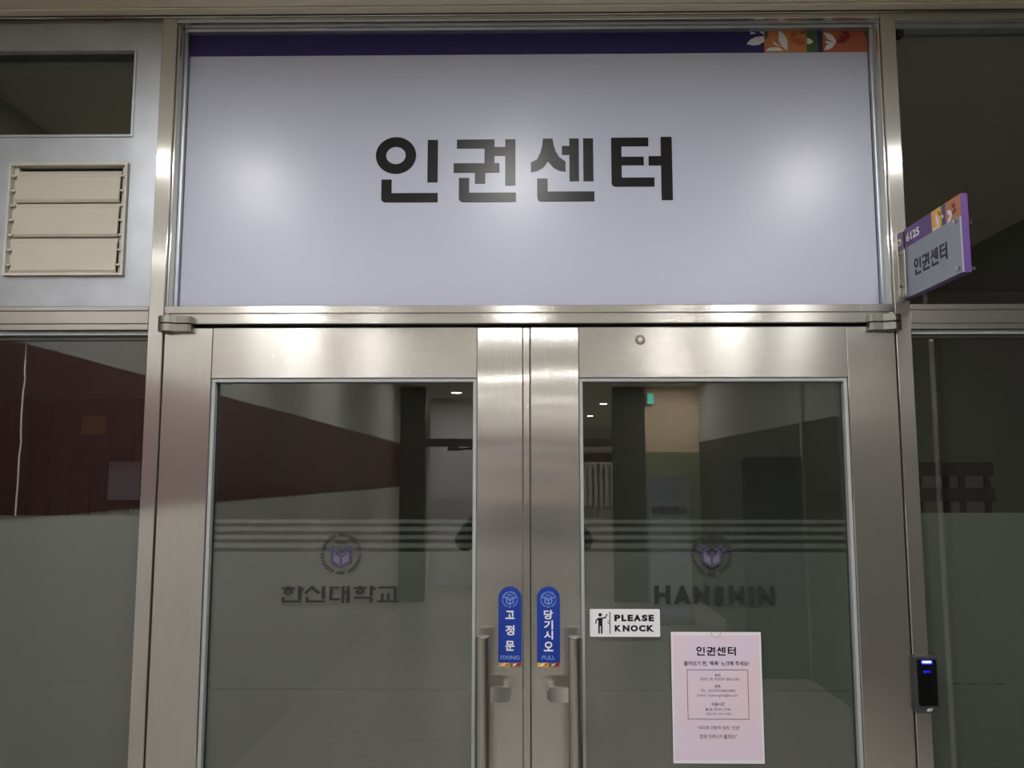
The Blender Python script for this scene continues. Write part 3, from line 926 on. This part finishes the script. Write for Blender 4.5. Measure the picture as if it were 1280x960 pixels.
# crop grid: 9.14 px per px of region [830..970] x [780..880]
def npx(cx, cy):
    px, py = 830 + cx / 9.143, 780 + cy / 9.143
    f = (py - 791) / 165.0
    xl = 838 + 6.5 * f; xr = 951.5 + 7 * f
    return (NX0 + (px - xl) / (xr - xl) * (NX1 - NX0), NZ1 - f * (NZ1 - NZ0))
a, b = npx(370, 272), npx(830, 375)
def nsyl(cx, cy):
    return (a[0] + (cx - SX0) / (SX1 - SX0) * (b[0] - a[0]), a[1] + (cy - SY0) / (SY1 - SY0) * (b[1] - a[1]))
for i in range(4):
    bm = bmesh.new()
    add_syllable(bm, i, nsyl, Yp - 0.0003, Yp, 'Y', ((b[0] - a[0]) / (SX1 - SX0), (a[1] - b[1]) / (SY1 - SY0)))
    obj('syllable', bm, 'ink', nt_)
def nline(txt, x0, x1, y0, y1, m='ink_soft', bold=0.0):
    p, q = npx(x0, y1), npx(x1, y0)
    lettering('text_line', txt, (p[0] + q[0]) / 2, (p[1] + q[1]) / 2, q[0] - p[0], q[1] - p[1], Yp, m, nt_, bold=bold, thick=0.0003)
nline('\ub4e4\uc5b4\uc624\uae30 \uc804, \u2018\ub611\ub611\u2019 \ub178\ud06c\ud574 \uc8fc\uc138\uc694!', 232, 978, 438, 495, 'ink', 0.015)
nline('\uc704\uce58', 588, 650, 585, 622, 'ink', 0.01)
nline('\uc7a5\uacf5\uad00 1\uce35, \ud559\uc0dd\uc13c\ud130 \uc606(6125\ud638)', 422, 868, 630, 668)
nline('\uc5f0\ub77d', 590, 655, 712, 750, 'ink', 0.01)
nline('TEL : 031)379-0862/0863', 424, 828, 765, 800)
nline('E-Mail : humanrights@hs.ac.kr', 394, 858, 818, 854)
nline('\uc774\uc6a9\uc2dc\uac04', 560, 706, 915, 955, 'ink', 0.01)
nline('\uc6d4-\uae08, 09:00~17:00', 486, 776, 976, 1010)
nline('(\uc810\uc2ec\uc2dc\uac04 12:00~13:00)', 494, 776, 1030, 1060)
nline('\u201c\uc6b0\ub9ac\uc758 \uae30\ubcf8\uc801 \uad8c\ub9ac, \u2018\uc778\uad8c\u2019', 396, 884, 1182, 1228, 'ink', 0.0)
nline('\ud568\uaed8 \uc9c0\ucf1c\ub098\uac00 \ubcfc\uae4c\uc694?\u201d', 430, 858, 1278, 1330, 'ink', 0.0)
bm = bmesh.new()
c4 = [npx(266, 536), npx(968, 536), npx(988, 1108), npx(282, 1108)]
x0, x1, zt, zb = c4[0][0], c4[1][0], c4[0][1], c4[2][1]
frame_pts(bm, x0, x1, zb, zt, 0.0011, Yp - 0.0003, Yp)
obj('text_border', bm, 'ink', nt_)

# ---------------------------------------------------------------- card reader on the right post
cr = thing('card_reader', (0.925, -0.03, 1.081), 'black wall card reader with blue lights on the right post', 'card reader')
RX0, RX1, RZ0, RZ1 = 0.8945, 0.9495, 1.0815, 1.2080
bm = bmesh.new()
add_box(bm, RX0, RX1, -0.021, 0.0, RZ0, RZ1, bevel=0.003, seg=3)
obj('body', bm, 'reader_body', cr)
obj('front_panel', add_prism(bmesh.new(), round_rect(RX0 + 0.0065, RX1 - 0.0045, RZ0 + 0.0165, RZ1 - 0.0065, 0.005), -0.0228, -0.020), 'reader_black', cr)
obj('panel_edge', add_prism(bmesh.new(), round_rect(RX0 + 0.0055, RX1 - 0.0035, RZ0 + 0.0155, RZ1 - 0.0055, 0.006), -0.0218, -0.0195), 'steel_dull', cr)
cxr = (RX0 + RX1) / 2 + 0.001
obj('led_bar', add_prism(bmesh.new(), round_rect(cxr - 0.0105, cxr + 0.0105, 1.1935, 1.1985, 0.002), -0.0236, -0.0225), 'led_white', cr)
obj('led_halo', add_prism(bmesh.new(), round_rect(cxr - 0.0135, cxr + 0.0135, 1.1905, 1.2005, 0.004), -0.0231, -0.0225), 'led_blue', cr)
lettering('display_mark', '\u25cf\uce74\ub4dc', cxr, 1.1745, 0.0165, 0.0065, -0.0229, 'led_blue', cr, bold=0.02)
bm = bmesh.new()
def slant(x, z, a_):
    return (cxr + 0.002 + x + z * 0.35, -0.0212 - a_, 1.0895 + z)
add_text(bm, 'ADT', 0, 0, 0.0125, 0.0062, 0, bold=0.05, place=slant)
obj('maker_mark', bm, 'white_paint', cr)

# ---------------------------------------------------------------- projecting room sign
ps = thing('projecting_sign', (0.9375, -0.005, 2.046), 'purple and grey projecting room sign numbered 6125 on the right post', 'sign')
PX0, PX1 = 0.9300, 0.9445
PY0, PY1, PZ0, PZ1, PZB = -0.274, -0.006, 2.047, 2.2185, 2.169
obj('board', B(PX0, PX1, PY0, PY1, PZ0, PZ1, bevel=0.0006), 'purple', ps)
obj('cover_plate', B(PX0 - 0.0045, PX0 - 0.0005, PY0 + 0.001, PY1 + 0.001, PZ0 + 0.0005, PZB), 'sign_grey', ps)
xs = PX0
def face(name, y0, y1, z0, z1, m):
    return obj(name, B(xs - 0.0004, xs + 0.0002, min(y0, y1), max(y0, y1), z0, z1), m, ps)
face('art_square', -0.145, -0.190, PZB, PZ1 - 0.0006, 'art_amber')
face('art_square', -0.190, -0.1995, PZB, PZ1 - 0.0006, 'art_green')
face('art_square', -0.1995, -0.209, PZB, PZ1 - 0.0006, 'purple')
face('art_square', -0.209, -0.272, PZB, PZ1 - 0.0006, 'art_orange')
def sleaf(pts, m, d=0.0004):
    obj('leaf', add_prism(bmesh.new(), pts, xs - 0.0004 - d, xs - 0.0003, 'X'), m, ps)
sleaf(lens_pts((-0.166, 2.207), (-0.178, 2.171), 0.012), 'art_white')
sleaf(lens_pts((-0.150, 2.172), (-0.172, 2.176), 0.007), 'art_white', 0.0005)
sleaf(lens_pts((-0.176, 2.210), (-0.188, 2.196), 0.008), 'art_brown')
sleaf(lens_pts((-0.192, 2.197), (-0.198, 2.188), 0.006), 'art_white')
sleaf(lens_pts((-0.216, 2.198), (-0.236, 2.184), 0.011), 'art_white')
sleaf(lens_pts((-0.236, 2.184), (-0.214, 2.170), 0.010), 'art_white', 0.0005)
sleaf(lens_pts((-0.236, 2.206), (-0.252, 2.196), 0.012), 'art_maroon')
sleaf(lens_pts((-0.236, 2.184), (-0.256, 2.192), 0.010), 'art_maroon')
bm = bmesh.new()
add_text(bm, '6125', 0, 0, 0.068, 0.0205, 0, bold=0.03, place=lambda x, z, a_: (xs - a_, -0.0500 - x, 2.1945 + z))
obj('number', bm, 'art_white', ps)
def psyl(cx, cy):
    return (-0.0600 - (cx - SX0) / (SX1 - SX0) * 0.155, 2.1305 - (cy - SY0) / (SY1 - SY0) * 0.040)
for i in range(4):
    bm = bmesh.new()
    add_syllable(bm, i, psyl, xs - 0.0052, xs - 0.0043, 'X', (0.155 / (SX1 - SX0), 0.040 / (SY1 - SY0)))
    obj('syllable', bm, 'letter_black', ps)
for y, z in ((-0.014, 2.158), (-0.016, 2.056), (-0.2625, 2.160), (-0.2635, 2.058)):
    bm = bmesh.new()
    add_cyl(bm, (xs - 0.012, y, z), (PX1 + 0.012, y, z), 0.004, 0.004, 14)
    obj('standoff_bolt', bm, 'chrome', ps)
bm = bmesh.new()
add_box(bm, 0.9260, 0.9300, -0.0045, 0.0, 2.050, 2.214)
add_box(bm, 0.9130, 0.9260, -0.004, 0.0, 2.052, 2.212, bevel=0.0008)
add_box(bm, 0.9200, 0.9253, -0.024, -0.0042, 2.050, 2.166, bevel=0.0008)
br = obj('wall_bracket', bm, 'chrome', ps)
for z in (2.190, 2.078):
    obj('screw', add_cyl(bmesh.new(), (0.917, -0.004, z), (0.917, -0.009, z), 0.004, 0.003, 12), 'steel_dull', br)

# ---------------------------------------------------------------- seen through the glass: cable, rack, papers, blind
bm = bmesh.new()
pth = [(x, 0.075, z) for x, z in [(-1.2651, 1.9661), (-1.264, 1.9331), (-1.2642, 1.8881), (-1.2617, 1.8636), (-1.2647, 1.831), (-1.2655, 1.7804), (-1.2643, 1.73), (-1.2618, 1.7059), (-1.2645, 1.6698), (-1.2637, 1.6101), (-1.2645, 1.5605), (-1.2648, 1.5191), (-1.262, 1.4135), (-1.2514, 1.2209), (-1.2357, 0.9208)]]
pth.append((-1.300, 0.075, 0.02))
tag(obj('hanging_cable', add_tube(bm, pth, 0.0022, 8), 'cable_white', origin=(-1.30, 0.075, 0.0)), 'thin crooked pale cable hanging behind the left sidelight glass', 'cable')

rk = thing('slatted_rack', (1.63, 1.2, 0), 'black slatted rack standing in the dark office behind the right sidelight', 'rack')
for x in (1.50, 1.60, 1.66, 1.755):
    obj('upright', B(x - 0.009, x + 0.009, 1.2, 1.22, 0, 1.66), 'black_metal', rk)
for k in range(7):
    z = 1.62 - k * 0.095
    obj('slat', B(1.40, 1.768, 1.18, 1.2, z, z + 0.052, bevel=0.002), 'black_metal', rk)
for x in (1.45, 1.74):
    obj('foot', B(x, x + 0.03, 1.1, 1.35, 0, 0.03), 'black_metal', rk)

lk = thing('storage_locker', (-1.6, 1.2, 0), 'dark brown ribbed locker inside the office behind the left sidelight', 'locker')
obj('body', B(-1.95, -1.32, 1.01, 1.45, 0, 1.90, bevel=0.004), 'wall_dark', lk)
for k in range(8):
    x = -1.93 + k * 0.076
    obj('front_rib', B(x, x + 0.066, 0.998, 1.0095, 0.05, 1.87, bevel=0.002), 'wall_dark', lk)
tag(obj('wall_notice', B(-1.598, -1.508, 0.992, 0.996, 1.768, 1.836), 'notice_orange'), 'small orange notice behind the left sidelight glass', 'notice')
tag(obj('wall_paper', B(-1.490, -1.376, 0.992, 0.996, 1.535, 1.672), 'notice_lilac'), 'pale lilac sheet behind the left sidelight glass', 'poster')

# ---------------------------------------------------------------- things in the hall that the glass and steel mirror
def downlight(x, y, i):
    t = thing('ceiling_downlight', (x, y, ZC), None, 'downlight', 'round downlights in the hall ceiling')
    bm = bmesh.new()
    add_ring(bm, x, y, 0.085, 0.085, 0.070, 0.070, ZC - 0.006, ZC - 0.0005, 24, 'Z')
    obj('trim_ring', bm, 'lamp_trim', t)
    obj('lens', add_prism(bmesh.new(), circle_pts(x, y, 0.069, n=24), ZC - 0.003, ZC - 0.0008, 'Z'), 'lamp_glow', t)
    return t
LAMPS = [(-1.10, (-1.05, -0.03, 1.10), 'first'), (-2.60, (-1.25, 1.18), 'second'), (-4.80, (-1.25, 0.0, 1.20), 'third'), (-7.80, (-1.25, 0.0, 1.20), 'fourth')]
for y, xs_, word in LAMPS:
    for x in xs_:
        side = 'middle' if abs(x) < 0.2 else ('left' if x < 0 else 'right')
        downlight(x, y, 0)['label'] = 'round ceiling downlight in the %s line, %s row from the entrance' % (side, word)
for y, word in ((-11.6, 'nearest'), (-14.4, 'middle'), (-18.0, 'farthest')):
    for x, side in ((-1.2, 'left'), (0.0, 'middle'), (1.3, 'right')):
        downlight(x, y, 0)['label'] = 'round downlight of the far lobby, %s row, %s one' % (word, side)

downlight(-0.95, -9.75, 0)['label'] = 'added round downlight that brightens the white lobby pillar'  # extra lamp outside the rows, added only to light the pillar
downlight(1.95, -8.45, 0)['label'] = 'added round fill downlight for the beige hall-end wall'  # added fill lamp, makes the beige wall mirror brighter in the glass

# roll-up banner on a foot near the end of the hall
bn = thing('roll_up_banner', (1.64, -7.5, 0), 'pale blue roll-up banner with purple lettering at the end of the hall', 'banner')
obj('banner_sheet', B(1.41, 1.875, -7.503, -7.5, 0.08, 1.60), 'banner_cloth', bn)
obj('top_bar', B(1.405, 1.88, -7.512, -7.49, 1.595, 1.615, bevel=0.003), 'aluminium', bn)
obj('foot', B(1.40, 1.885, -7.6, -7.4, 0, 0.08, bevel=0.01), 'aluminium', bn)
bm = bmesh.new()
# faces the entrance (+Y): mirrored placement so that it reads correctly from the entrance
add_text(bm, '\uad6d\uc81c\uad50\ub958\uc6d0', 0, 0, 0.40, 0.11, 0, bold=0.04, place=lambda x, z, a_: (1.6425 - x, -7.4995 + a_, 1.23 + z))
obj('lettering', bm, 'vinyl_purple', bn)
bm = bmesh.new()
add_text(bm, '\ud55c\uc2e0\ub300\ud559\uad50', 0, 0, 0.36, 0.07, 0, bold=0.02, place=lambda x, z, a_: (1.6425 - x, -7.4995 + a_, 1.40 + z))
obj('lettering', bm, 'blue_pale', bn)

# green exit lamps
def exit_lamp(x, y, z, label):
    t = thing('exit_lamp', (x, y, z), label, 'exit sign', 'green exit lamps')
    obj('housing', B(x - 0.05, x + 0.05, y - 0.04, y, z, z + 0.16, bevel=0.006), 'lamp_trim', t)
    obj('lit_face', B(x - 0.035, x + 0.035, y - 0.002, y + 0.003, z + 0.015, z + 0.145), 'exit_green', t)
exit_lamp(1.665, YE + 0.05, 2.55, 'green exit lamp on the beige wall at the hall end')

# row of vertical blind slats in the lobby
bl = thing('vertical_blind', (1.5, -19.4, 0), 'pale vertical blind hanging at the back of the lobby', 'blind')
obj('head_rail', B(0.5, 2.5, -19.44, -19.38, 1.92, 1.97), 'lamp_trim', bl)
for k in range(14):
    x = 0.52 + k * 0.14
    obj('slat', B(x, x + 0.09, -19.42, -19.40, 0.86, 1.92), 'blind_white', bl)
struct('wall_lobby_pillar', boxes([(-1.42, -0.48, -11.0, -10.7, 0, ZC)]), 'wall_bright', 'white pillar just inside the far lobby', 'wall')

# dark cabinet on the right of the hall
cb = thing('storage_cabinet', (2.05, -5.2, 0), 'tall black cabinet against the dark hall wall', 'cabinet')
obj('body', B(1.82, 2.29, -5.62, -4.92, 0, 1.78, bevel=0.004), 'black_metal', cb)
for k in range(2):
    dr = obj('door', B(1.80, 1.8195, -5.61 + k * 0.345, -5.275 + k * 0.345, 0.06, 1.76, bevel=0.002), 'black_metal', cb)
    obj('handle', B(1.785, 1.80, -5.30 + k * 0.05, -5.285 + k * 0.05, 1.0, 1.2), 'chrome', dr)
# steel posts of the neighbouring glazing on the right hall wall
for y in (-4.86, -2.58):
    t = tag(obj('trim_12' if y < -4 else 'trim_13', B(2.27, 2.2995, y - 0.025, y + 0.025, 0, 2.78, bevel=0.003), 'steel_v'), 'steel post on the right hall wall', 'trim', kind='structure')

# ---------------------------------------------------------------- the photographer, seen only as a dark shape in the glass
def skinned(name, chains, m, parent):
    """chains: list of [(x, y, z, r), ...]; a point equal to an earlier one joins there"""
    verts, rad, edges, idx = [], [], [], {}
    for ch in chains:
        prev = None
        for x, y, z, r in ch:
            key = (round(x, 4), round(y, 4), round(z, 4))
            if key not in idx:
                idx[key] = len(verts); verts.append((x, y, z)); rad.append(r)
            if prev is not None:
                edges.append((prev, idx[key]))
            prev = idx[key]
    off = wloc(parent)
    me = bpy.data.meshes.new(name)
    me.from_pydata([Vector(v) - off for v in verts], edges, [])
    o = bpy.data.objects.new(name, me)
    COL.objects.link(o)
    sk = o.modifiers.new('skin', 'SKIN')
    for i, d in enumerate(me.skin_vertices[0].data):
        d.radius = (rad[i], rad[i])
        d.use_root = i == 0
    sb_ = o.modifiers.new('sub', 'SUBSURF'); sb_.levels = 2; sb_.render_levels = 2
    dg = bpy.context.evaluated_depsgraph_get()
    me2 = bpy.data.meshes.new_from_object(o.evaluated_get(dg))
    bpy.data.objects.remove(o); bpy.data.meshes.remove(me)
    for p in me2.polygons:
        p.use_smooth = True
    return link(name, me2, m, parent)

pe = thing('person', (0.0, -2.50, 0.0), 'person in black holding up a phone, dark shape mirrored in the glass', 'person')
ch = [[(0, -2.50, 0.95, 0.14), (0, -2.51, 1.12, 0.125), (0, -2.50, 1.30, 0.14), (0, -2.49, 1.42, 0.085), (0, -2.47, 1.49, 0.055), (0, -2.45, 1.56, 0.075), (0, -2.44, 1.63, 0.088), (0, -2.44, 1.69, 0.075), (0, -2.45, 1.73, 0.04)]]
for s_ in (-1, 1):
    ch.append([(0, -2.49, 1.42, 0.085), (s_ * 0.12, -2.50, 1.41, 0.078), (s_ * 0.19, -2.49, 1.385, 0.072), (s_ * 0.27, -2.42, 1.31, 0.062), (s_ * 0.325, -2.34, 1.265, 0.056),
               (s_ * 0.25, -2.26, 1.37, 0.050), (s_ * 0.15, -2.17, 1.50, 0.036), (s_ * 0.105, -2.12, 1.565, 0.027), (s_ * 0.092, -2.098, 1.595, 0.026)])
    ch.append([(0, -2.50, 0.95, 0.14), (s_ * 0.10, -2.50, 0.86, 0.095), (s_ * 0.11, -2.49, 0.50, 0.066), (s_ * 0.115, -2.51, 0.28, 0.056), (s_ * 0.12, -2.52, 0.085, 0.042), (s_ * 0.13, -2.42, 0.045, 0.040), (s_ * 0.135, -2.33, 0.035, 0.032)])
body = skinned('body', ch, None, pe)
body.data.materials.clear()
body.data.materials.append(MATS['cloth_black']); body.data.materials.append(MATS['skin'])
for p in body.data.polygons:
    c = p.center + Vector((0, -2.50, 0))
    if c.z > 1.475 and (abs(c.x) < 0.1 and c.y < -2.3 or c.y > -2.155):
        p.material_index = 1
for s_ in (-1, 1):
    # fingers wrap the phone's ends; the thumb lies along its lower edge
    for k in range(4):
        z = 1.642 - k * 0.018
        L = (0.9, 1.0, 0.95, 0.8)[k]
        skinned('finger', [[(s_ * 0.094, -2.098, z - 0.006, 0.010), (s_ * 0.100, -2.070, z, 0.009), (s_ * 0.094, -2.046, z + 0.002, 0.008), (s_ * (0.094 - 0.022 * L), -2.038, z + 0.002, 0.0075)]], 'skin', pe)
    skinned('thumb', [[(s_ * 0.090, -2.105, 1.588, 0.011), (s_ * 0.076, -2.088, 1.582, 0.010), (s_ * 0.060, -2.076, 1.590, 0.009), (s_ * 0.048, -2.072, 1.600, 0.008)]], 'skin', pe)
    skinned('ear', [[(s_ * 0.088, -2.45, 1.60, 0.010), (s_ * 0.094, -2.455, 1.625, 0.014), (s_ * 0.092, -2.455, 1.645, 0.011)]], 'skin', pe)
    bm = bmesh.new(); bmesh.ops.create_uvsphere(bm, u_segments=12, v_segments=8, radius=0.011)
    bmesh.ops.translate(bm, verts=bm.verts[:], vec=(s_ * 0.032, -2.362, 1.635)); obj('eye', bm, 'ink', pe, smooth=True)
skinned('nose', [[(0, -2.355, 1.635, 0.010), (0, -2.342, 1.61, 0.013), (0, -2.352, 1.598, 0.011)]], 'skin', pe)
skinned('mouth', [[(-0.022, -2.362, 1.570, 0.005), (0, -2.358, 1.570, 0.007), (0.022, -2.362, 1.570, 0.005)]], 'art_maroon', pe)
bm = bmesh.new()
bmesh.ops.create_uvsphere(bm, u_segments=24, v_segments=14, radius=1.0)
for v in list(bm.verts):
    if v.co.z < -0.45 or (v.co.y > 0.55 and v.co.z < 0.45):
        bm.verts.remove(v)
for v in bm.verts:
    v.co = Vector((v.co.x * 0.101, -2.455 + v.co.y * 0.108, 1.655 + v.co.z * 0.105))
hr = obj('hair', bm, 'hair', pe, smooth=True)
sm = hr.modifiers.new('thickness', 'SOLIDIFY'); sm.thickness = 0.008
ph = thing('phone', (0.0, -2.055, 1.582), 'black phone held up in both hands of the person in black', 'phone')
obj('case', add_prism(bmesh.new(), round_rect(-0.080, 0.080, 1.582, 1.658, 0.009), -2.063, -2.054), 'black_metal', ph)
obj('screen', add_prism(bmesh.new(), round_rect(-0.077, 0.077, 1.585, 1.655, 0.007), -2.0637, -2.0628), 'reader_black', ph)
for x in (-0.062, -0.040):
    obj('camera_lens', add_cyl(bmesh.new(), (x, -2.0545, 1.640), (x, -2.052, 1.640), 0.008, 0.007, 18), 'reader_black', ph)
